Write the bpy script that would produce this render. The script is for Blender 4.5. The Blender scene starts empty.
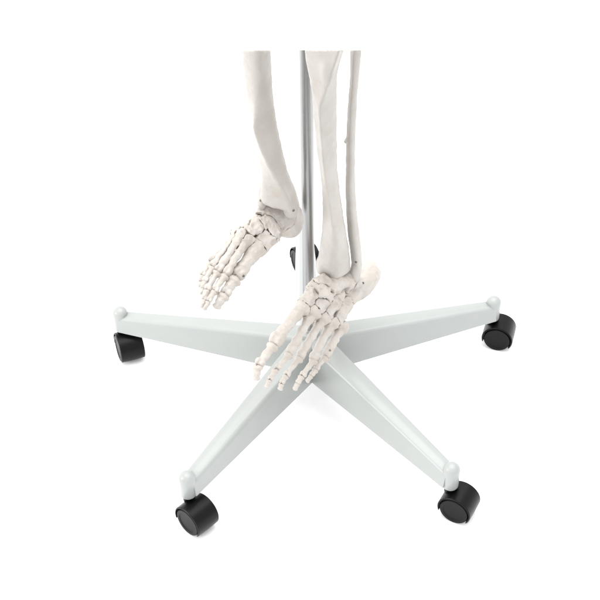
import bpy, bmesh, math
import numpy as np
from mathutils import Vector, Matrix

S = bpy.context.scene
COL = S.collection
RAD = math.radians

# ------------------------------------------------------------------ camera
D, H, PITCH, F = 1.25, 1.1634, 0.71429, 1292.1
CX = -0.01427
CAM = np.array([CX, -D, H])
cam_data = bpy.data.cameras.new('camera')
cam = bpy.data.objects.new('camera', cam_data)
COL.objects.link(cam)
cam.location = CAM
cam.rotation_euler = (math.pi/2 - PITCH, 0, 0)
cam_data.sensor_width = 36
cam_data.sensor_fit = 'HORIZONTAL'
cam_data.lens = 36*F/600
cam_data.clip_start = 0.05
cam_data.clip_end = 50
S.camera = cam

# ------------------------------------------------------------------ studio light
S.view_settings.view_transform = 'Standard'
S.view_settings.look = 'None'
S.view_settings.gamma = 1
S.view_settings.exposure = 0.12

w = bpy.data.worlds.new('World')
S.world = w
w.use_nodes = True
nt = w.node_tree
nt.nodes.clear()
wo = nt.nodes.new('ShaderNodeOutputWorld')
bg = nt.nodes.new('ShaderNodeBackground')
tc = nt.nodes.new('ShaderNodeTexCoord')
sx = nt.nodes.new('ShaderNodeSeparateXYZ')
ramp = nt.nodes.new('ShaderNodeValToRGB')
nt.links.new(tc.outputs['Generated'], sx.inputs[0])
mr = nt.nodes.new('ShaderNodeMapRange')
mr.inputs['From Min'].default_value = -1
mr.inputs['From Max'].default_value = 1
nt.links.new(sx.outputs['Z'], mr.inputs['Value'])
nt.links.new(mr.outputs[0], ramp.inputs[0])
ramp.color_ramp.elements[0].position = 0.40
ramp.color_ramp.elements[0].color = (0.30, 0.30, 0.31, 1)
ramp.color_ramp.elements[1].position = 0.52
ramp.color_ramp.elements[1].color = (1.0, 1.0, 1.0, 1)
side = nt.nodes.new('ShaderNodeMapRange')          # added world gradient: brighter left, dimmer right, so right-hand faces fall darker
side.inputs['From Min'].default_value = -0.9
side.inputs['From Max'].default_value = 0.9
side.inputs['To Min'].default_value = 1.04
side.inputs['To Max'].default_value = 0.70
nt.links.new(sx.outputs['X'], side.inputs['Value'])
mul = nt.nodes.new('ShaderNodeVectorMath')
mul.operation = 'SCALE'
nt.links.new(ramp.outputs[0], mul.inputs[0])
nt.links.new(side.outputs[0], mul.inputs['Scale'])
nt.links.new(mul.outputs[0], bg.inputs[0])
bg.inputs[1].default_value = 1.78
nt.links.new(bg.outputs[0], wo.inputs[0])


def softbox(name, loc, target, size, power, colour):
    l = bpy.data.lights.new(name, 'AREA')
    l.shape = 'RECTANGLE'
    l.size, l.size_y = size
    l.energy = power
    l.color = colour
    o = bpy.data.objects.new(name, l)
    o.location = loc
    o.rotation_euler = (Vector(target)-Vector(loc)).to_track_quat('-Z', 'Y').to_euler()
    COL.objects.link(o)


softbox('key_softbox', (-2.1, -0.75, 0.95), (0, 0, 0.2), (0.9, 0.9), 17, (1, 0.99, 0.975))
softbox('top_softbox', (0.1, 0.3, 2.4), (0, 0, 0), (2.4, 2.4), 62, (1, 1, 1))


# ------------------------------------------------------------------ pixel -> place helpers
FW = np.array([0, math.cos(PITCH), -math.sin(PITCH)])
UP = np.array([0, math.sin(PITCH), math.cos(PITCH)])


def at(px, py, Y):
    d = np.array([1., 0, 0])*(px-300)/F - UP*(py-300)/F + FW
    return CAM + d*(Y+D)/d[1]


def mpp(p):
    """metres per photo pixel at a point"""
    return float((np.asarray(p)-CAM) @ FW)/F


# ------------------------------------------------------------------ materials
def new_mat(name):
    m = bpy.data.materials.new(name)
    m.use_nodes = True
    n = m.node_tree.nodes
    l = m.node_tree.links
    return m, n, l, n['Principled BSDF']


def mat_bone(name, c1, c2, rough=0.5):
    m, n, l, b = new_mat(name)
    tc = n.new('ShaderNodeTexCoord')
    nz = n.new('ShaderNodeTexNoise')
    nz.inputs['Scale'].default_value = 38
    nz.inputs['Detail'].default_value = 5
    r = n.new('ShaderNodeValToRGB')
    r.color_ramp.elements[0].position = 0.36
    r.color_ramp.elements[0].color = (*c2, 1)
    r.color_ramp.elements[1].position = 0.62
    r.color_ramp.elements[1].color = (*c1, 1)
    l.new(tc.outputs['Object'], nz.inputs['Vector'])
    l.new(nz.outputs[0], r.inputs[0])
    l.new(r.outputs[0], b.inputs['Base Color'])
    b.inputs['Roughness'].default_value = rough
    b.inputs['Subsurface Weight'].default_value = 0.15
    b.inputs['Subsurface Radius'].default_value = (1.0, 0.7, 0.5)
    b.inputs['Subsurface Scale'].default_value = 0.003
    n2 = n.new('ShaderNodeTexNoise')
    n2.inputs['Scale'].default_value = 260
    n2.inputs['Detail'].default_value = 6
    n2.inputs['Roughness'].default_value = 0.65
    l.new(tc.outputs['Object'], n2.inputs['Vector'])
    bp = n.new('ShaderNodeBump')
    bp.inputs['Strength'].default_value = 0.6
    bp.inputs['Distance'].default_value = 0.0009
    l.new(n2.outputs[0], bp.inputs['Height'])
    l.new(bp.outputs[0], b.inputs['Normal'])
    return m


def mat_plain(name, col, rough, metal=0.0, bump=0.0, bscale=400, spec=0.5, coat=0.0):
    m, n, l, b = new_mat(name)
    tc = n.new('ShaderNodeTexCoord')
    nz = n.new('ShaderNodeTexNoise')
    nz.inputs['Scale'].default_value = 30
    nz.inputs['Detail'].default_value = 4
    l.new(tc.outputs['Object'], nz.inputs['Vector'])
    r = n.new('ShaderNodeValToRGB')
    r.color_ramp.elements[0].position = 0.3
    r.color_ramp.elements[0].color = (*[c*0.965 for c in col], 1)
    r.color_ramp.elements[1].position = 0.7
    r.color_ramp.elements[1].color = (*col, 1)
    l.new(nz.outputs[0], r.inputs[0])
    l.new(r.outputs[0], b.inputs['Base Color'])
    b.inputs['Roughness'].default_value = rough
    b.inputs['Metallic'].default_value = metal
    b.inputs['Specular IOR Level'].default_value = spec
    b.inputs['Coat Weight'].default_value = coat
    b.inputs['Coat Roughness'].default_value = 0.15
    if bump:
        n2 = n.new('ShaderNodeTexNoise')
        n2.inputs['Scale'].default_value = bscale
        n2.inputs['Detail'].default_value = 3
        l.new(tc.outputs['Object'], n2.inputs['Vector'])
        bp = n.new('ShaderNodeBump')
        bp.inputs['Strength'].default_value = bump
        bp.inputs['Distance'].default_value = 0.0005
        l.new(n2.outputs[0], bp.inputs['Height'])
        l.new(bp.outputs[0], b.inputs['Normal'])
    return m


BONE = mat_bone('bone_plastic', (0.44, 0.412, 0.382), (0.395, 0.358, 0.320), 0.48)
BONE_L = mat_bone('long_bone_plastic', (0.408, 0.388, 0.361), (0.378, 0.353, 0.323), 0.42)
WHITE = mat_plain('white_painted_metal', (0.306, 0.320, 0.312), 0.28, 0, 0.10, 900)
BLACK = mat_plain('black_nylon', (0.002, 0.002, 0.0023), 0.3, 0, 0.3, 1400, 0.16)
BLACK2 = mat_plain('black_wheel_rubber', (0.003, 0.003, 0.0033), 0.42, 0, 0.3, 1400, 0.16)
CHROME = mat_plain('chromed_steel', (0.31, 0.312, 0.313), 0.36, 1.0)
STEEL = mat_plain('screw_steel', (0.16, 0.15, 0.14), 0.4, 0.8)
FLOOR = mat_plain('white_studio_paper', (0.96, 0.96, 0.96), 0.9, 0, 0, 1, 0.1)


# ------------------------------------------------------------------ object helpers
def link(name, me, mat, parent=None):
    me.materials.append(mat)
    o = bpy.data.objects.new(name, me)
    COL.objects.link(o)
    if parent is not None:
        o.parent = parent
        o.matrix_parent_inverse = Matrix.Identity(4)
        # geometry is written in world space: shift it so that it stays put
    return o


def world_mesh(name, V, Fc, mat, parent=None, origin=None, smooth=True, angle=None):
    """V are world coordinates; the object's own origin is put at `origin` (default: centre)."""
    V = np.asarray(V, dtype=float)
    org = np.asarray(V.mean(0) if origin is None else origin, dtype=float)
    me = bpy.data.meshes.new(name)
    me.from_pydata((V-org).tolist(), [], [list(map(int, f)) for f in Fc])
    me.update()
    if smooth:
        me.polygons.foreach_set('use_smooth', [True]*len(me.polygons))
    if angle:
        me.set_sharp_from_angle(angle=RAD(angle))
    o = link(name, me, mat, parent)
    chain = np.zeros(3)
    p = parent
    while p is not None:
        chain = chain + np.array(p.location)
        p = p.parent
    o.location = org-chain
    return o


def empty(name, loc, label, cat, group=None):
    o = bpy.data.objects.new(name, None)
    o.empty_display_size = 0.03
    o.location = loc
    o['label'] = label
    o['category'] = cat
    if group:
        o['group'] = group
    COL.objects.link(o)
    return o


# ------------------------------------------------------------------ noise + implicit surfaces
_rng = np.random.RandomState(7)
_LAT = _rng.rand(64, 64, 64)


def vnoise(P):
    i = np.floor(P).astype(int)
    f = P-i
    f = f*f*(3-2*f)
    i &= 63
    j = (i+1) & 63
    x0, y0, z0 = i[..., 0], i[..., 1], i[..., 2]
    x1, y1, z1 = j[..., 0], j[..., 1], j[..., 2]
    fx, fy, fz = f[..., 0], f[..., 1], f[..., 2]
    L = _LAT
    a = L[x0, y0, z0]*(1-fx)+L[x1, y0, z0]*fx
    b = L[x0, y1, z0]*(1-fx)+L[x1, y1, z0]*fx
    c = L[x0, y0, z1]*(1-fx)+L[x1, y0, z1]*fx
    d = L[x0, y1, z1]*(1-fx)+L[x1, y1, z1]*fx
    return ((a*(1-fy)+b*fy)*(1-fz)+(c*(1-fy)+d*fy)*fz)*2-1


def smin(a, b, k):
    h = np.clip(0.5+0.5*(b-a)/k, 0, 1)
    return b*(1-h)+a*h-k*h*(1-h)


def smax(a, b, k):
    return -smin(-a, -b, k)


def sd_cone(P, a, b, r1, r2):
    a = np.asarray(a); b = np.asarray(b)
    ba = b-a
    t = np.clip(((P-a)@ba)/max(ba@ba, 1e-12), 0, 1)
    q = P-a-t[..., None]*ba
    return np.sqrt((q*q).sum(-1))-(r1+(r2-r1)*t)


def sd_ell(P, c, r, M=None):
    q = P-np.asarray(c)
    if M is not None:
        q = q@np.asarray(M).T      # rows of M = local axes
    r = np.asarray(r)
    k0 = np.sqrt(((q/r)**2).sum(-1))
    k1 = np.sqrt(((q/(r*r))**2).sum(-1))+1e-9
    return k0*(k0-1)/k1


def surface_nets(fn, lo, hi, h):
    n = np.ceil((np.asarray(hi)-lo)/h).astype(int)+1
    ax = [lo[k]+h*np.arange(n[k]) for k in range(3)]
    q = 4
    nc = (n+q-1)//q+1
    cax = [lo[k]+h*q*np.arange(nc[k]) for k in range(3)]
    cv = fn(np.stack(np.meshgrid(*cax, indexing='ij'), -1))
    near = np.abs(cv) < q*h*1.9+.0012
    blk = np.zeros(tuple(nc-1), bool)
    for i in (0, 1):
        for j in (0, 1):
            for k in (0, 1):
                blk |= near[i:nc[0]-1+i, j:nc[1]-1+j, k:nc[2]-1+k]
    up = lambda a: a.repeat(q, 0).repeat(q, 1).repeat(q, 2)[:n[0], :n[1], :n[2]]
    mask = up(blk)
    v = up(cv[:-1, :-1, :-1]).copy()
    G = np.stack(np.meshgrid(*ax, indexing='ij'), -1)
    v[mask] = fn(G[mask])
    del G
    ins = v < 0
    nx, ny, nz = v.shape
    cs = np.zeros((nx-1, ny-1, nz-1), int)
    offs = [(i, j, k) for i in (0, 1) for j in (0, 1) for k in (0, 1)]
    for (i, j, k) in offs:
        cs += ins[i:nx-1+i, j:ny-1+j, k:nz-1+k]
    act = (cs > 0) & (cs < 8)
    idx = -np.ones(act.shape, int)
    cells = np.argwhere(act)
    idx[act] = np.arange(len(cells))
    acc = np.zeros((len(cells), 3))
    cnt = np.zeros(len(cells))
    for a in offs:
        for axis in range(3):
            if a[axis]:
                continue
            b = list(a); b[axis] = 1
            va = v[cells[:, 0]+a[0], cells[:, 1]+a[1], cells[:, 2]+a[2]]
            vb = v[cells[:, 0]+b[0], cells[:, 1]+b[1], cells[:, 2]+b[2]]
            m = (va < 0) != (vb < 0)
            t = np.where(m, va/np.where(m, va-vb, 1), 0)
            p = np.array(a, float)[None].repeat(len(cells), 0)
            p[:, axis] += t
            acc += np.where(m[:, None], p, 0)
            cnt += m
    V = (cells+acc/cnt[:, None])*h+np.asarray(lo)
    faces = []
    for axis in range(3):
        u, w_ = [(1, 2), (2, 0), (0, 1)][axis]
        sl0 = [slice(None)]*3; sl1 = [slice(None)]*3
        sl0[axis] = slice(0, -1); sl1[axis] = slice(1, None)
        A = ins[tuple(sl0)]; B = ins[tuple(sl1)]
        e = np.argwhere(A != B)
        e = e[(e[:, u] > 0) & (e[:, w_] > 0) & (e[:, u] < v.shape[u]-1) & (e[:, w_] < v.shape[w_]-1)]
        if not len(e):
            continue
        def cell(du, dw):
            c = e.copy(); c[:, u] -= du; c[:, w_] -= dw
            return idx[c[:, 0], c[:, 1], c[:, 2]]
        q = np.stack([cell(1, 1), cell(0, 1), cell(0, 0), cell(1, 0)], 1)
        flip = ~A[e[:, 0], e[:, 1], e[:, 2]]
        q[flip] = q[flip][:, ::-1]
        faces.append(q)
    Fq = np.concatenate(faces)
    Fq = Fq[(Fq >= 0).all(1)]
    return V, Fq


_seed = [0]


def implicit(name, fn, lo, hi, h, mat, parent, rough=0.0005, nscale=220, origin=None, relax=1, post=None):
    _seed[0] += 1
    s = _seed[0]*7.31

    def g(P):
        d = fn(P)
        if rough:
            d = d+rough*(vnoise(P*nscale+s)+0.5*vnoise(P*nscale*2.3+s*1.7))
        return d if post is None else post(P, d)
    lo = np.asarray(lo)-0.004
    hi = np.asarray(hi)+0.004
    V, Fc = surface_nets(g, lo, hi, h)
    for _ in range(relax):                       # one light smoothing pass
        acc = np.zeros_like(V); cnt = np.zeros(len(V))
        for k in range(4):
            a = Fc[:, k]; b = Fc[:, (k+1) % 4]
            np.add.at(acc, a, V[b]); np.add.at(cnt, a, 1)
            np.add.at(acc, b, V[a]); np.add.at(cnt, b, 1)
        V = 0.5*V+0.5*acc/np.maximum(cnt, 1)[:, None]
    return world_mesh(name, V, Fc, mat, parent, origin)


def unit(v):
    v = np.asarray(v, float)
    return v/np.linalg.norm(v)


def tube_between(a, b, rf, K, ncap, cutn=None):
    a = np.asarray(a); b = np.asarray(b); t = unit(b-a)
    u = unit(np.cross(t, [0, 1, 0])); v = np.cross(t, u)
    V, Fc = [], []
    N = 2
    for j, p in enumerate((a, b)):
        for i in range(K):
            th = 2*math.pi*i/K; r = rf(th)
            q = p+(u*math.cos(th)+v*math.sin(th))*r
            if j == 1 and cutn is not None:
                q = q+t*(-((q-CAM)@cutn)/(t@cutn))
            V.append(q)
    for i in range(K):
        Fc.append([i, (i+1) % K, K+(i+1) % K, K+i])
    Fc.append(list(range(K))[::-1]); Fc.append([K+i for i in range(K)])
    return V, Fc


# a small bone described in the foot's own terms ------------------------------
class Foot:
    def __init__(s, root, Yf, normal, mat):
        s.root, s.Yf, s.n, s.mat, s.cells = root, Yf, unit(normal), mat, []

    def P(s, px, py, dn=0.0):
        """place on the foot's dorsal sheet at that spot, dn metres above it"""
        return at(px, py, s.Yf(px, py))+s.n*dn

    def frame(s, a, b):
        t = unit(b-a)
        side = unit(np.cross(t, s.n))
        return t, side, np.cross(side, t)

    def chain(s, name, nodes, k=0.003, h=0.0008, extra=None, rough=0.00045, carve=None, cell=False):
        pts = [s.P(x, y, dn) for (x, y, r, dn) in nodes]
        rs = [r*mpp(p) for (x, y, r, dn), p in zip(nodes, pts)]

        def fn(Pt):
            d = None
            for i in range(len(pts)-1):
                c = sd_cone(Pt, pts[i], pts[i+1], rs[i], rs[i+1])
                d = c if d is None else smin(d, c, k)
            if len(pts) == 1:
                d = np.sqrt(((Pt-pts[0])**2).sum(-1))-rs[0]
            if extra:
                for (c, r, M) in extra:
                    d = smin(d, sd_ell(Pt, c, r, M), k)
            if carve:
                for (c, r, M) in carve:
                    d = smax(d, -sd_ell(Pt, c, r, M), 0.0015)
            return d
        allp = np.array(pts+([e[0] for e in extra] if extra else []))
        rr = max(rs+([max(e[1]) for e in extra] if extra else []))
        if cell:
            s.cells.append(dict(name=name, base=fn, own=None, lo=allp.min(0)-rr, hi=allp.max(0)+rr, h=h, rough=rough))
            return None
        return implicit(name, fn, allp.min(0)-rr, allp.max(0)+rr, h, s.mat, s.root, rough)

    def metatarsal(s, b, hd, rb, rsft, rh, bow=0.003, base_depth=1.15):
        """base (px,py), head (px,py), radii in photo pixels"""
        A = s.P(*b); B = s.P(*hd)
        t, sd, nn = s.frame(A, B)
        L = np.linalg.norm(B-A)
        M = np.array([t, sd, nn])
        m = mpp(A)
        mid = (A+B)/2+nn*bow
        mB = mpp(B)
        segs = [(A, rb*.72*m), (A+t*L*.22+nn*bow*.6, rsft*1.15*m), (mid, rsft*m*.96),
                (A+t*L*.78+nn*bow*.5, rsft*1.08*m), (B, rh*.8*mB)]
        ell = [(A+t*0.001, (rb*.75*m, rb*m, rb*base_depth*m), M),
               (B+sd*rh*.42*mB, (rh*.85*mB, rh*.55*mB, rh*.95*mB), M),
               (B-sd*rh*.42*mB, (rh*.85*mB, rh*.55*mB, rh*.95*mB), M),
               (A-nn*rb*.7*m+t*.002, (rb*.8*m, rb*.55*m, rb*.8*m), M)]
        ridge = A+t*L*.45-nn*rsft*.55*m
        ell.append((ridge, (L*.33, rsft*.55*m, rsft*.8*m), M))

        def base(Pt):
            d = sd_ell(Pt, ell[0][0], ell[0][1], M)
            return smin(d, sd_ell(Pt, ell[3][0], ell[3][1], M), .0018)

        def fn(Pt):
            d = None
            for (p, r), (q, r2) in zip(segs[:-1], segs[1:]):
                c = sd_cone(Pt, p, q, r, r2)
                d = c if d is None else smin(d, c, .0025)
            for c, r, MM in ell:
                d = smin(d, sd_ell(Pt, c, r, MM), .0018)
            for q in (-1, 1):
                d = smax(d, -sd_ell(Pt, B-t*rh*1.5*mB+sd*q*rh*1.25*mB, (rh*.7*mB, rh*.5*mB, rh*.7*mB), M), .001)
            return d
        pp = np.array([A, B]); R_ = max(rb, rh)*m*1.5
        s.cells.append(dict(name='metatarsal', base=base, own=fn, lo=pp.min(0)-R_, hi=pp.max(0)+R_, h=.00065, rough=.0007))

    def phalanx(s, a, b, ra, rs_, rb, tip=False):
        A = s.P(*a); B = s.P(*b)
        t, sd, nn = s.frame(A, B)
        M = np.array([t, sd, nn]); m = mpp(A); L = np.linalg.norm(B-A)
        mid = A+t*L*.52+nn*.0008

        def fn(Pt):
            d = smin(sd_cone(Pt, A, mid, ra*.7*m, rs_*m), sd_cone(Pt, mid, B, rs_*m, rb*.7*m), .002)
            d = smin(d, sd_ell(Pt, A, (ra*.62*m, ra*1.08*m, ra*.95*m), M), .0015)
            if tip:
                d = smin(d, sd_ell(Pt, B, (rb*.7*m, rb*1.15*m, rb*.6*m), M), .0012)
            else:
                for q in (-1, 1):
                    d = smin(d, sd_ell(Pt, B+sd*q*rb*.5*m, (rb*.75*m, rb*.55*m, rb*.85*m), M), .0012)
            d = smax(d, -sd_ell(Pt, A-t*ra*1.25*m, (ra*.75*m, ra*1.2*m, ra*1.2*m), M), .0006)
            return d
        pp = np.array([A, B]); R_ = max(ra, rb)*m*1.5
        g = A-t*ra*.5*m+nn*ra*.62*m+sd*ra*.25*m
        world_mesh('wire_pin', *tube_between(g-t*.0016-sd*.0012, g+t*.0016+sd*.0010, lambda th: .00042, 8, 0), STEEL, s.root, None, True, 40)
        return implicit('phalanx', fn, pp.min(0)-R_, pp.max(0)+R_, .0005, s.mat, s.root, .0004, 330)

    def block(s, name, c, rad, ang=0.0, dn=0.0, k=.002, lumps=4, seed=1, p=3.2, depth=1.0, rough=.00075):
        """wedge-like tarsal bone: superellipsoid with facets and lumps. rad = (along, across) in photo px"""
        C0 = s.P(c[0], c[1], dn)
        m = mpp(C0)
        t = s.P(c[0]-math.cos(ang)*5, c[1]+math.sin(ang)*5)-s.P(c[0], c[1])
        t = unit(t-s.n*(t@s.n))
        sd = unit(np.cross(t, s.n)); nn = s.n
        M = np.array([t, sd, nn])
        r = np.array([rad[0]*m, rad[1]*m, depth*max(rad)*m*.9])
        rg = np.random.RandomState(seed)
        dirs = rg.normal(size=(lumps, 3)); dirs /= np.linalg.norm(dirs, axis=1)[:, None]
        lump = [(C0+M.T@(dd*r*.72), rg.uniform(.28, .42)*r.mean()) for dd in dirs]
        dents = rg.normal(size=(4, 3)); dents /= np.linalg.norm(dents, axis=1)[:, None]
        dent = [(C0+M.T@(dd*r*1.45), rg.uniform(.47, .56)*r.mean()) for dd in dents]

        def fn(Pt):
            q = np.abs((Pt-C0)@M.T/r)
            d = ((q**p).sum(-1)**(1/p)-1)*r.min()
            for cc, rr in lump:
                d = smin(d, np.sqrt(((Pt-cc)**2).sum(-1))-rr, k)
            return d
        R_ = r.max()*1.5
        s.cells.append(dict(name=name, base=fn, own=None, lo=C0-R_, hi=C0+R_, h=.00065, rough=rough, dent=dent))

    def flush(s, gap=.00013, k=.0095):
        """fit the tarsal blocks and metatarsal bases against each other with thin joint gaps"""
        out = []
        for i, c in enumerate(s.cells):
            near = [o for j, o in enumerate(s.cells) if j != i and (o['lo'] < c['hi']).all() and (o['hi'] > c['lo']).all()]

            def fn(Pt, c=c, near=near):
                fi = c['base'](Pt)
                env = fi
                if c['own'] is not None:
                    own0 = c['own'](Pt)
                    ownv = smin(fi, own0, .001)
                cell = np.full(fi.shape, -1.)
                for o in near:
                    fj = o['base'](Pt)
                    env = smin(env, fj, k)
                    gi = fi if c['own'] is None else ownv
                    gj = fj if o['own'] is None else smin(fj, o['own'](Pt), .001)
                    cell = smax(cell, (gi-gj)*.5+gap, .0008)
                for cc, rr in c.get('dent', ()):
                    env = smax(env, -(np.sqrt(((Pt-cc)**2).sum(-1))-rr), .0015)
                d = smax(env, cell, .0004)
                if c['own'] is not None:
                    d = smin(smax(own0, cell, .0004), d, .0012)
                return d
            out.append(implicit(c['name'], fn, c['lo'], c['hi'], c['h'], s.mat, s.root, c['rough'], c.get('ns', 220)))
        s.cells = []
        return out


# ------------------------------------------------------------------ shaft bones
def section(crest, sharp=1.0, n=72):
    """closed rounded-triangle section, x in [-1,1], front (towards -y) crest at x=crest; polar table"""
    c = crest
    ctrl = [(-1, .15), (-.75, -.3)]
    ctrl += [((c-.75)/2, -.72)]
    q = min(max((sharp-.5)*2, 0), 1)
    ctrl += [(c-.12*(1-q), -.86-.26*max(sharp, 0)), (c+.12*(1-q), -.86-.26*max(sharp, 0))]
    ctrl += [((c+.75)/2, -.72), (.75, -.3), (1, .15), (.8, .85), (.2, 1.05), (-.3, 1.05), (-.8, .85)]
    C = np.array(ctrl); N = len(C)
    out = []
    for i in range(N):
        p0, p1, p2, p3 = C[i-1], C[i], C[(i+1) % N], C[(i+2) % N]
        for t in np.linspace(0, 1, 10, endpoint=False):
            out.append(((1-t)**3*p0+(3*t**3-6*t*t+4)*p1+(-3*t**3+3*t*t+3*t+1)*p2+t**3*p3)/6)
    o = np.array(out)
    o[:, 0] = (o[:, 0]-o[:, 0].min())/np.ptp(o[:, 0])*2-1
    o[:, 1] = (o[:, 1]-o[:, 1].min())/np.ptp(o[:, 1])*2-1
    return o


def polar(o, wx, wy, n=96):
    x = o[:, 0]*wx; y = o[:, 1]*wy
    th = np.arctan2(y, x); r = np.hypot(x, y)
    k = np.argsort(th); th, r = th[k], r[k]
    th = np.concatenate([th[-3:]-2*np.pi, th, th[:3]+2*np.pi]); r = np.concatenate([r[-3:], r, r[:3]])
    return np.interp(-np.pi+2*np.pi*np.arange(n)/n, th, r)


def shaft_bone(name, stations, mat, parent, h=.0012, extra=(), carve=(), k=.006, cut=True, rough=.00035, sharp=1, nscale=130, relax=1, smooth_below=999, deep=1.0):
    """stations: (py, xl, xr, Y, half_depth, crest) from top to bottom"""
    full = sorted([tuple(a[:6])+(a[6] if len(a) > 6 else (sharp if a[0] < smooth_below else -1),) for a in stations])
    full = np.array(full)
    pys = np.unique(np.concatenate([full[:, 0], np.arange(full[0, 0], full[-1, 0], 3)]))
    st = [tuple(float(np.interp(y, full[:, 0], full[:, i])) for i in range(7)) for y in pys[::-1]]   # low z first
    zs, cen, tab = [], [], []
    for (py, xl, xr, Y, hd, cr, *sh) in st:
        hd = hd*deep
        c = at((xl+xr)/2, py, Y)
        wx = (xr-xl)/2*mpp(c)
        zs.append(c[2]); cen.append(c[:2])
        tab.append(polar(section(cr, sh[0] if sh else (sharp if py < smooth_below else -1)), wx, hd))
    zs = np.array(zs); cen = np.array(cen); tab = np.array(tab)
    # smooth resampling along z
    zz = np.linspace(zs[0], zs[-1], 160)

    def smooth(vals):
        v = np.stack([np.interp(zz, zs, vals[:, i]) for i in range(vals.shape[1])], 1)
        ker = np.hanning(15); ker /= ker.sum()
        pad = np.concatenate([np.repeat(v[:1], 7, 0), v, np.repeat(v[-1:], 7, 0)])
        lin = (v[-1]-v[-8])/7
        pad[-7:] = v[-1]+lin*np.arange(1, 8)[:, None]
        lin0 = (v[7]-v[0])/7
        pad[:7] = v[0]-lin0*np.arange(7, 0, -1)[:, None]
        return np.stack([np.convolve(pad[:, i], ker, 'valid') for i in range(v.shape[1])], 1)
    cen_s = smooth(cen); tab_s = smooth(tab)
    nA = tab.shape[1]
    ray = at(300, 50, 0)-CAM
    cn = np.cross(ray, np.array([1., 0, 0]))
    cn = unit(cn if cn[2] > 0 else -cn)

    def fn(P):
        z = P[..., 2]
        t = np.clip((z-zz[0])/(zz[-1]-zz[0])*(len(zz)-1), 0, len(zz)-1.001)
        i = t.astype(int); f = t-i
        c = cen_s[i]*(1-f[..., None])+cen_s[i+1]*f[..., None]
        dx = P[..., 0]-c[..., 0]; dy = P[..., 1]-c[..., 1]
        th = (np.arctan2(dy, dx)+np.pi)/(2*np.pi)*nA
        j = np.floor(th).astype(int); g = th-j
        j0 = j % nA; j1 = (j+1) % nA
        r = (tab_s[i, j0]*(1-g)+tab_s[i, j1]*g)*(1-f)+(tab_s[i+1, j0]*(1-g)+tab_s[i+1, j1]*g)*f
        d = (np.hypot(dx, dy)-r)*.9
        d = smax(d, zz[0]-z, .006)
        for (c_, r_, M_) in extra:
            d = smin(d, sd_ell(P, c_, r_, M_), k)
        for (c_, r_, M_) in carve:
            d = smax(d, -sd_ell(P, c_, r_, M_), .002)
        return d

    post = (lambda P, d: np.maximum(d, (P-CAM)@cn)) if cut else None
    R_ = tab.max()
    lo = np.array([cen[:, 0].min()-R_, cen[:, 1].min()-R_, zs[0]-.002])
    hi = np.array([cen[:, 0].max()+R_, cen[:, 1].max()+R_, zs[-1]+.004])
    for (c_, r_, M_) in extra:
        lo = np.minimum(lo, np.asarray(c_)-max(r_)); hi = np.maximum(hi, np.asarray(c_)+max(r_))
    return implicit(name, fn, lo, hi, h, mat, parent, rough, nscale, relax=relax, post=post)


def screw(P, nrm, r, parent):
    """little round-headed steel screw with a cross recess"""
    n = unit(nrm)
    a = unit(np.cross(n, [0.3, 0.2, 1])); b = np.cross(n, a)
    V, Fc = [], []
    rings = [(1.0, -.8), (1.0, .1), (.85, .35), (.5, .42), (.35, .1)]
    K = 16
    for (rr, hh) in rings:
        for i in range(K):
            th = 2*math.pi*i/K
            q = rr*(1-.25*(rr < .6)*(i % 4 != 0))
            V.append(P+(a*math.cos(th)+b*math.sin(th))*r*q+n*hh*r)
    V.append(P)
    for j in range(len(rings)-1):
        for i in range(K):
            Fc.append([j*K+i, j*K+(i+1) % K, (j+1)*K+(i+1) % K, (j+1)*K+i])
    for i in range(K):
        Fc.append([(len(rings)-1)*K+i, (len(rings)-1)*K+(i+1) % K, len(V)-1])
    return world_mesh('screw', V, Fc, STEEL, parent, P, smooth=True, angle=40)


def hit(parent_objs, px, py):
    """surface point of a part along a pixel's direction"""
    d = at(px, py, 0)-CAM; d /= np.linalg.norm(d)
    best = None
    for o in parent_objs:
        off = Vector((0, 0, 0)); q = o
        while q is not None:
            off = off+q.location; q = q.parent
        ok, loc, nr, _ = o.ray_cast(Vector(CAM)-off, Vector(d))
        if ok:
            p = np.array(loc+off); dist = np.linalg.norm(p-CAM)
            if best is None or dist < best[0]:
                best = (dist, p, np.array(nr), o)
    return best


def put_screw(objs, px, py, rpx=1.25):
    bpy.context.view_layer.update()
    b = hit(objs, px, py)
    if b is None:
        print('NO HIT', px, py); return
    screw(b[1], b[2], rpx*mpp(b[1]), b[3].parent)


# ================================================================== SETTING
GROUND = -0.079
fl = world_mesh('floor', [(-2.2, -0.66, GROUND), (2.2, -0.66, GROUND), (2.2, 3.2, GROUND), (-2.2, 3.2, GROUND),
                          (-2.2, -0.66, GROUND-.02), (2.2, -0.66, GROUND-.02), (2.2, 3.2, GROUND-.02), (-2.2, 3.2, GROUND-.02)],
                [(0, 1, 2, 3), (7, 6, 5, 4), (0, 4, 5, 1), (1, 5, 6, 2), (2, 6, 7, 3), (3, 7, 4, 0)], FLOOR, smooth=False)
fl['kind'] = 'structure'

# ================================================================== ROLLING STAND
stand = empty('rolling_stand', (0, 0, GROUND), 'white five-armed rolling stand with a chrome pole and black casters, under the skeleton feet', 'stand')
RR = 0.27
YAW = 0.0432


def bm_object(name, bm, mat, parent, origin, angle=35, smooth=True):
    V = [tuple(v.co) for v in bm.verts]
    bm.verts.index_update()
    Fc = [[v.index for v in f.verts] for f in bm.faces]
    bm.free()
    return world_mesh(name, V, Fc, mat, parent, origin, smooth, angle)


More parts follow.
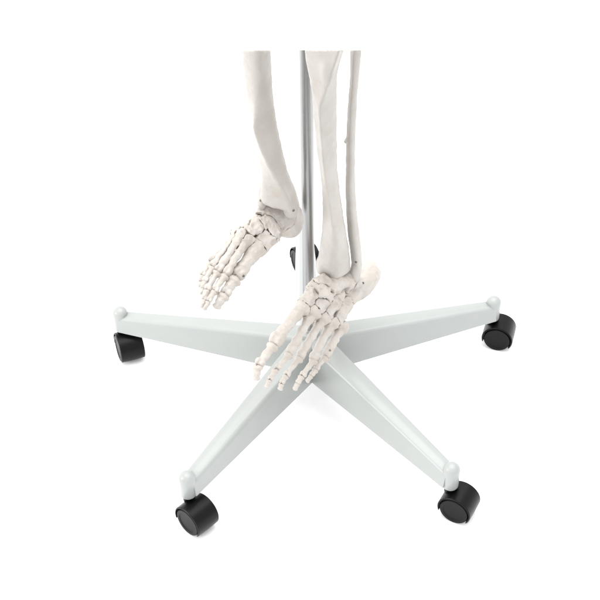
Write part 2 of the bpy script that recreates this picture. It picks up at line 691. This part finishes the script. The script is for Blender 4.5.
def arm_mesh(az):
    """tapered box-section arm with rounded top edges and drafted sides, from hub to tip"""
    ca, sa = math.cos(az), math.sin(az)

    def ring(r, wt, wb, zt, zb, rd):
        pts = []
        # outline from bottom-left up over the top to bottom-right
        pts.append((-wb, zb)); pts.append((-wb+.0005, zb+.002))
        for k in range(7):
            a = math.pi-(math.pi/2)*k/6
            pts.append((-wt+rd+rd*math.cos(a), zt-rd+rd*math.sin(a)))
        for q in (-.5, 0, .5):
            pts.append(((wt-rd)*q, zt+.0006*(1-abs(q)*2)+.0))
        for k in range(7):
            a = math.pi/2-(math.pi/2)*k/6
            pts.append((wt-rd+rd*math.cos(a), zt-rd+rd*math.sin(a)))
        pts.append((wb-.0005, zb+.002)); pts.append((wb, zb))
        return [(ca*r-sa*u, sa*r+ca*u, z) for u, z in pts]
    rings = []
    for i in range(25):
        t = i/24
        r = 0.002+t*(RR-.002+.000)
        e = t
        wt = .0165*(1-e)+.0104*e
        wb = .0235*(1-e)+.0128*e
        zt = .0235*(1-e)-.0085*e
        zb = -.0315*(1-e)-.031*e
        rings.append(ring(r, wt, wb, zt, zb, .0062))
    V, Fc = [], []
    n = len(rings[0])
    for R_ in rings:
        V += R_
    for j in range(len(rings)-1):
        for i in range(n-1):
            Fc.append([j*n+i, (j+1)*n+i, (j+1)*n+i+1, j*n+i+1])
        Fc.append([j*n+n-1, (j+1)*n+n-1, (j+1)*n, j*n])
    Fc.append(list(range(n)))
    Fc.append([(len(rings)-1)*n+i for i in range(n)][::-1])
    return V, Fc


def lathe(profile, C0, axis=(0, 0, 1), K=32, sq=None):
    n = unit(axis); a = unit(np.cross(n, [0.31, 0.95, 0.02] if abs(n[2]) > .9 else [0, 0, 1])); b = np.cross(n, a)
    V, Fc = [], []
    for (r, z) in profile:
        for i in range(K):
            th = 2*math.pi*i/K
            V.append(np.asarray(C0)+(a*math.cos(th)+b*math.sin(th))*r+n*z)
    for j in range(len(profile)-1):
        for i in range(K):
            Fc.append([j*K+i, j*K+(i+1) % K, (j+1)*K+(i+1) % K, (j+1)*K+i])
    Fc.append(list(range(K))[::-1]); Fc.append([(len(profile)-1)*K+i for i in range(K)])
    return V, Fc


def merge(*ms):
    V, Fc = [], []
    for v, f in ms:
        o = len(V); V += [tuple(x) for x in v]; Fc += [[i+o for i in q] for q in f]
    return V, Fc


def orient(o):
    bm = bmesh.new(); bm.from_mesh(o.data)
    bmesh.ops.remove_doubles(bm, verts=bm.verts, dist=1e-6)
    bmesh.ops.recalc_face_normals(bm, faces=bm.faces)
    bm.to_mesh(o.data); bm.free()


def caster(tip, az, trail):
    """twin-disc furniture caster: swivel stem, wrap-around hood, wheel with two faces. az = way one wheel face looks"""
    ax = np.array([math.cos(az), math.sin(az), 0]); fw = np.array([trail[0], trail[1], 0])
    side = np.cross([0, 0, 1], ax)
    C0 = np.array([tip[0], tip[1], 0])+fw+np.array([0, 0, -.0590])
    root = None
    Lh, rh, rw = .0168, .0216, .0190
    # hood: shell arc round the wheel, open below, rounded outer edges
    V, Fc = [], []
    a0, a1 = RAD(-34), RAD(200)
    K = 36
    prof = [(-Lh, rh-.0016), (-Lh, rh-.0009), (-Lh+.0009, rh), (0, rh+.0003), (Lh-.0009, rh), (Lh, rh-.0009), (Lh, rh-.0016), (Lh-.002, rh-.0016), (-Lh+.002, rh-.0016)]
    tdir = unit(fw)
    sgn = 1 if side@tdir > 0 else -1
    for i in range(K+1):
        th = a0+(a1-a0)*i/K
        dirv = side*sgn*math.cos(th)+np.array([0, 0, 1])*math.sin(th)
        for (u, r) in prof:
            V.append(C0+ax*u+dirv*r)
    n = len(prof)
    for i in range(K):
        for j in range(n):
            Fc.append([i*n+j, i*n+(j+1) % n, (i+1)*n+(j+1) % n, (i+1)*n+j])
    Fc.append(list(range(n))); Fc.append([K*n+j for j in range(n)][::-1])
    # bridge block carrying the stem
    T = np.array([tip[0], tip[1], -.0345])
    st = lathe([(.0062, -.0120), (.0068, -.009), (.0070, -.001), (.0060, .0015), (.0060, .006)], T)
    stem = world_mesh('caster', *merge((V, Fc)), BLACK, stand, C0, True, 35)
    orient(stem)
    s = world_mesh('stem', *st, BLACK, stem, T, True, 35)
    # wheel drum: two discs with shallow dished faces and a groove between
    wp = [(.004, -.0158), (.0132, -.0158), (.0145, -.0166), (.0178, -.0166), (rw-.0006, -.0158), (rw, -.0145), (rw, -.003), (rw-.003, -.0022), (rw-.003, .0022),
          (rw, .003), (rw, .0145), (rw-.0006, .0158), (.0178, .0166), (.0145, .0166), (.0132, .0158), (.004, .0158)]
    W = lathe(wp, C0-np.array([0, 0, .0010]), ax, 48)
    wo_ = world_mesh('wheel', *W, BLACK2, stem, C0, True, 30)
    orient(wo_)
    return stem


faces_az = [RAD(204), RAD(201), RAD(226), RAD(241), RAD(253)]
trails = [(.0012, -.015), (.009, -.008), (.010, -.0125), (.012, -.007), (.012, -.004)]
for i in range(5):
    az = math.pi/2+YAW+i*2*math.pi/5
    if i == 0:
        az -= RAD(0.9)
    V, Fc = arm_mesh(az)
    arm = world_mesh('base_arm', V, Fc, WHITE, stand, None, True, 32)
    orient(arm)
    tip = (RR*math.cos(az), RR*math.sin(az))
    # rounded socket post at the arm's end
    pr = [(.0080, -.0350), (.0096, -.0345), (.0101, -.033), (.0103, -.006)]
    for k in range(1, 9):
        a = (math.pi/2)*k/8
        pr.append((.0103*math.cos(a)+.00001, -.006+.0088*math.sin(a)))
    post = world_mesh('socket_post', *lathe(pr, (tip[0], tip[1], 0), K=40), WHITE, arm, None, True, 40)
    orient(post)
    caster(tip, faces_az[i], trails[i])

# hub: low domed drum where the arms meet
pr = [(.030, -.036), (.0345, -.034), (.036, -.030), (.033, .006), (.030, .0125), (.024, .0165), (.0175, .019), (.0150, .0215), (.0148, .0225)]
hub = world_mesh('hub', *lathe(pr, (0, 0, 0), K=64), WHITE, stand, None, True, 40)
orient(hub)

# pole: chrome tube above, fluted white sleeve below; its top ends flat
ptop = at(306.3, 50, 0.0)
pbot = np.array([-.0062+.0015, 0, .02])
rayn = np.cross(at(300, 50, 0)-CAM, np.array([1., 0, 0])); rayn = unit(rayn if rayn[2] > 0 else -rayn)


pb = at(308.6, 338, 0.0)
pole = world_mesh('pole', *tube_between((pb[0], 0, .021), ptop, lambda th: .0078, 64, 0, rayn), CHROME, stand, None, True, 40)
orient(pole)
collar = world_mesh('collar', *lathe([(.0145, 0), (.0145, .004), (.0138, .0062), (.0115, .0075), (.0082, .0082), (.0080, .012)], (pb[0], 0, .0215), K=48), WHITE, stand, None, True, 40)
orient(collar)

# ================================================================== RIGHT-HAND LEG IN THE PHOTO
legB = empty('skeleton_leg', tuple(at(345, 270, -.06)), 'straight skeleton leg with tibia and fibula apart, foot hanging over the stand hub', 'skeleton leg',
             'lower legs of the model skeleton')
# tibia
tib = [(40, 302, 349, -.098, .020, .5), (50, 304.5, 345, -.098, .0195, .5), (62, 306, 340.5, -.097, .0185, .42), (72, 307.5, 338, -.096, .0175, .28), (82, 310, 337, -.095, .0165, .1),
       (98, 312.5, 337, -.093, .0155, -.5), (125, 313.8, 337, -.090, .0145, -.4), (150, 316.5, 337, -.086, .0135, -.4), (170, 319.5, 337.5, -.082, .0128, -.38),
       (190, 322, 339.5, -.078, .0125, -.3), (215, 322.8, 343, -.073, .0135, -.1), (238, 321.5, 347, -.068, .0155, .05), (252, 319.0, 349.3, -.065, .0135, .05), (262, 318.0, 350.5, -.062, .0128, 0), (272, 318.5, 350, -.060, .0125, 0)]
tib = [(a, b, c, d+.038*max(0, a-50)/215, e, f) for (a, b, c, d, e, f) in tib]
tibB = shaft_bone('tibia', tib, BONE_L, legB,
                  extra=[(at(327, 74, -.1135), (.006, .0042, .014), None), (at(321.5, 266, -.025), (.0065, .011, .010), None)],
                  carve=[(at(336, 291, -.017), (.013, .030, .0125), None)], k=.007, smooth_below=225, deep=1.35)
fib = [(40, 350, 364, -.062, .0075, -.3), (50, 350, 362, -.062, .0072, -.3), (80, 350, 358.7, -.061, .0058, -.3), (110, 347.2, 356.8, -.060, .0056, -.2), (150, 345.7, 355.3, -.057, .0058, 0),
       (190, 345.3, 355.5, -.054, .006, 0), (215, 346, 357.6, -.053, .0065, .1), (235, 347.6, 359.8, -.052, .0075, .1), (255, 350.8, 362, -.0505, .0085, .1), (268, 351.5, 362, -.050, .008, .1), (278, 350.5, 359, -.050, .006, .1)]
fib = [(a, b, c, d+.038*max(0, a-50)/215, e, f) for (a, b, c, d, e, f) in fib]
fibB = shaft_bone('fibula', fib, BONE_L, legB, h=.0009, rough=.0003, sharp=-.2, nscale=70,
                  extra=[(at(345.2, 141.5, -.0445), (.0016, .002, .0025), None), (at(355, 274, -.0155), (.0068, .007, .015), None)], k=.004)


def YB(x, y):
    u = ((368-x)*95+(y-280)*100)/(95**2+100**2)
    v = ((x-368)*100+(y-280)*95)/138.
    return -.002-.150*u+.00035*v


fB = Foot(legB, YB, (-.12, -.62, .78), BONE)
# talus (dome, neck, head)
fB.chain('talus', [(344, 278, 11, -.012), (334, 281, 9, -.008), (326, 284.5, 8.5, -.007)], k=.005,
         extra=[(fB.P(324, 277.5, -.004), (.0085, .006, .006), None), (fB.P(339, 281.5, -.002), (.010, .005, .0035), None), (fB.P(318, 281, -.008), (.005, .006, .006), None)],
         carve=[(fB.P(344, 291, -.001), (.009, .006, .0055), None), (fB.P(332, 276, .006), (.007, .004, .004), None)], rough=.0009, cell=True)
# calcaneus: heel, body, front process
P_ = lambda x, y, Y: at(x, y, Y)


def calcB(P):
    A = P_(367.5, 275.5, 0.024); B = P_(343, 300.5, -0.024)
    t = unit(B-A); sd = unit(np.cross(t, [-.12, -.62, .78])); M = np.array([t, sd, np.cross(sd, t)])
    C = A+(B-A)*.18
    q = np.abs((P-C)@M.T/np.array([.0235, .0165, .0205]))
    d = ((q**3.4).sum(-1)**(1/3.4)-1)*.0165
    d = smin(d, sd_cone(P, A+(B-A)*.3, B, .0170, .0125), .008)
    d = smin(d, sd_ell(P, P_(357, 283, -0.014), (.008, .006, .005)), .004)
    d = smin(d, sd_ell(P, P_(336, 293, -.030), (.009, .012, .008)), .006)
    d = smin(d, sd_ell(P, P_(371, 267, 0.026), (.009, .012, .008)), .004)
    d = smax(d, -sd_ell(P, P_(358, 325, -0.017), (.024, .024, .0135)), .005)
    return d


lo = at(335, 310, -.09); hi = at(385, 250, .02)
fB.cells.append(dict(name='calcaneus', base=calcB, own=None, lo=np.array([at(330, 300, -.09)[0]-.01, -.10, .02]), hi=np.array([at(385, 280, 0)[0]+.01, .06, .185]), h=.0009, rough=.0011, ns=105))
fB.block('navicular', (319.5, 289.5), (6.0, 12.0), RAD(62), -.006, seed=3, depth=.75)
fB.block('cuboid', (340.5, 308.5), (12.0, 8.0), RAD(55), -.010, seed=5, depth=.8)
fB.block('cuneiform', (330, 306.0), (9.2, 6.6), RAD(58), -.008, seed=8, depth=.95)
fB.block('cuneiform', (319, 301.0), (9.5, 7.6), RAD(55), -.006, seed=11, depth=1.0)
fB.block('cuneiform', (307.0, 296.5), (9.0, 6.0), RAD(48), -.010, seed=14, depth=1.05)
mtB = []
fB.metatarsal((300.5, 307, -.010), (276.0, 339.0, -.004), 7.6, 5.4, 7.8, .002, 1.2)
fB.metatarsal((313.0, 311.5, -.004), (291.0, 350.0, -.002), 7.6, 4.0, 5.3, .003)
fB.metatarsal((322.5, 317.5, -.006), (301, 354.0, -.003), 7.0, 4.0, 5.2, .003)
fB.metatarsal((331.5, 321.5, -.009), (314.0, 355.5, -.004), 6.9, 4.0, 5.2, .003)
fB.metatarsal((341.0, 324.5, -.014), (326.5, 353.0, -.006), 7.8, 4.2, 4.9, .002)
mtB = fB.flush()
ph = fB.phalanx
ph((271.8, 346.3, -.005), (260.0, 361.8, -.003), 6.0, 4.2, 5.2)
ph((257.3, 366.8, -.004), (254.8, 377.0, -.006), 5.2, 3.8, 4.2, True)
ph((288.2, 355.3, -.003), (278.2, 367.0, -.001), 4.6, 2.5, 3.7)
ph((275.0, 371.0, -.001), (270.6, 377.6, -.003), 3.5, 2.4, 3.1)
ph((268.9, 380.6, -.004), (266.3, 385.6, -.006), 2.9, 2.0, 2.4, True)
ph((298.3, 358.9, -.004), (287.4, 373.3, -.001), 4.5, 2.4, 3.6)
ph((285.2, 376.6, -.002), (282.2, 381.3, -.003), 3.3, 2.3, 3.0)
ph((281.0, 384.2, -.004), (279.6, 388.0, -.006), 2.8, 2.0, 2.5, True)
ph((312.8, 360.6, -.005), (303.2, 374.0, -.001), 4.7, 2.5, 3.6)
ph((301.0, 377.2, -.002), (298.2, 381.4, -.003), 3.3, 2.3, 3.0)
ph((297.0, 384.2, -.004), (294.3, 388.0, -.006), 2.8, 2.0, 2.5, True)
ph((323.8, 358.0, -.006), (316.6, 367.2, -.003), 4.5, 2.4, 3.4)
ph((314.6, 370.3, -.004), (311.8, 373.7, -.004), 3.1, 2.1, 2.8)
ph((310.3, 376.3, -.005), (306.6, 380.3, -.007), 2.6, 1.9, 2.3, True)
put_screw([tibB, fibB], 356, 262, 1.3)
put_screw(mtB, 363.2, 283, 1.3)
put_screw(mtB, 330, 350.5, 1.2)

# ================================================================== LEFT-HAND LEG IN THE PHOTO
legA = empty('skeleton_leg', tuple(at(282, 208, -.05)), 'slanting skeleton leg left of the pole, its raised foot turned outward over bare floor', 'skeleton leg',
             'lower legs of the model skeleton')
tibA_st = [(40, 240, 271, -.060, .016, .1, -1), (50, 241, 270.6, -.060, .016, .1, -1), (87, 245.2, 272.4, -.060, .015, 0, -1), (105, 248, 274, -.060, .0155, -.3, 0),
           (122, 251.0, 276.3, -.059, .016, -.72, .2), (140, 254.9, 280, -.058, .016, -.55, .55), (160, 258.7, 284.3, -.056, .0165, -.1, .8),
           (175, 260.8, 288.2, -.054, .017, .3, .8), (187, 261.0, 293.3, -.052, .0175, .45, .6), (196, 260.2, 297, -.050, .018, .5, .2), (203, 260, 297.5, -.050, .0175, .5, 0)]
tibA = shaft_bone('tibia', tibA_st, BONE_L, legA,
                  extra=[(at(291, 208, -.054), (.0095, .011, .0125), None)],
                  carve=[(at(270.5, 222, -.052), (.019, .035, .0125), None)], k=.007, smooth_below=190)
fibA_st = [(150, 262, 271, -.024, .006, 0), (175, 262, 270, -.028, .006, 0), (196, 257.6, 268, -.038, .007, 0), (206, 257.8, 267, -.044, .007, 0), (212, 259, 266, -.046, .006, 0)]
fibA = shaft_bone('fibula', [(40, 256, 266, -.022, .007, 0), (100, 258, 267, -.020, .006, 0)]+fibA_st, BONE_L, legA, h=.001, extra=[(at(261.5, 203.5, -.047), (.0055, .007, .008), None)], k=.004)


def YA(x, y):
    u = ((290-x)*80+(y-222)*80)/(80**2*2)
    v = ((x-290)*80+(y-222)*80)/113.
    return -.048-.105*u-.0003*v


fA = Foot(legA, YA, (.05, -.66, .75), BONE)
fA.chain('talus', [(284, 212, 10.5, -.010), (277, 217, 10, -.009), (276, 221, 8.5, -.010)], k=.005,
         extra=[(fA.P(269, 209.5, -.006), (.014, .010, .009), None), (fA.P(286, 220, -.008), (.009, .008, .008), None), (fA.P(262.5, 219, -.010), (.007, .007, .0055), None)],
         carve=[(fA.P(272, 216.5, .008), (.012, .004, .003), None)], rough=.001, cell=True)


def calcA(P):
    d = sd_cone(P, P_(288.5, 213, -.020), P_(287.5, 225.5, -.034), .0155, .0145)
    d = smin(d, sd_ell(P, P_(290.5, 223.0, -.030), (.0145, .018, .0165)), .006)
    d = smin(d, sd_cone(P, P_(285, 224, -.036), P_(275, 222, -.036), .012, .008), .006)
    return d


fA.cells.append(dict(name='calcaneus', base=calcA, own=None, lo=np.array([at(255, 220, -.05)[0], -.09, .14]), hi=np.array([at(306, 220, 0)[0]+.008, .02, .30]), h=.0009, rough=.0011, ns=105))
fA.block('navicular', (270.0, 226.5), (6.5, 13.0), RAD(38), -.004, seed=23, depth=.65)
fA.block('cuneiform', (265.0, 238.5), (10.0, 9.8), RAD(48), -.006, seed=41, depth=.85)
fA.block('cuneiform', (254.0, 228.5), (7.4, 6.2), RAD(40), -.006, seed=28, depth=1.0)
fA.block('cuneiform', (248.5, 229.5), (6.4, 5.6), RAD(40), -.010, seed=31, depth=.95)
fA.block('cuboid', (256.5, 222.5), (10.5, 6.0), RAD(36), -.014, seed=34, depth=.8)
mtA = []
fA.metatarsal((256.5, 247.5, -.008), (239.2, 272.4, -.006), 9.6, 6.8, 8.0, .002, 1.0)
fA.metatarsal((246.5, 239.0, -.006), (227.0, 270.5, -.004), 6.8, 4.5, 5.6, .003)
fA.metatarsal((241.0, 235.0, -.007), (219.5, 267.0, -.006), 6.4, 4.2, 5.3, .003)
fA.metatarsal((238.0, 232.0, -.012), (214.5, 262.0, -.009), 5.8, 3.2, 4.6, .003)
fA.metatarsal((237.0, 232.0, -.018), (212.0, 257.0, -.014), 6.0, 3.2, 4.4, .002)
mtA = fA.flush()
ph = fA.phalanx
ph((233.4, 279.8, -.006), (226.4, 291.0, -.005), 7.6, 5.2, 6.0)
ph((222.8, 296.0, -.006), (216.8, 305.4, -.008), 6.4, 4.6, 4.2, True)
ph((223.8, 276.5, -.005), (215.3, 288.5, -.003), 5.2, 3.3, 4.2)
ph((212.9, 292.3, -.004), (209.2, 299.0, -.005), 4.0, 2.9, 3.5)
ph((207.6, 302.2, -.006), (204.5, 307.6, -.008), 3.4, 2.3, 2.6, True)
ph((216.0, 272.8, -.007), (207.9, 287.0, -.005), 4.9, 3.0, 3.9)
ph((206.5, 290.6, -.006), (204.2, 296.8, -.007), 3.6, 2.6, 3.2)
ph((203.4, 299.8, -.008), (201.3, 305.0, -.009), 3.0, 2.1, 2.5, True)
ph((211.2, 267.5, -.010), (205.2, 278.3, -.008), 4.5, 2.7, 3.6)
ph((204.2, 281.3, -.009), (203.0, 285.2, -.010), 3.2, 2.3, 2.9)
ph((202.4, 287.7, -.011), (200.8, 291.3, -.012), 2.7, 2.0, 2.3, True)
ph((208.6, 262.5, -.014), (202.6, 272.0, -.011), 4.3, 2.6, 3.3)
ph((201.5, 274.8, -.012), (200.2, 278.3, -.013), 2.9, 2.1, 2.5)
ph((199.8, 280.8, -.013), (199.3, 284.0, -.014), 2.3, 1.8, 2.0, True)
put_screw([tibA, fibA], 260.5, 200.5, 1.2)
put_screw([tibA], 293.5, 210.5, 1.5)
put_screw(mtA, 243.5, 276, 1.4)

# ------------------------------------------------------------------ render
S.render.engine = 'CYCLES'
S.cycles.max_bounces = 8
S.render.resolution_x = 1024
S.render.resolution_y = 1024
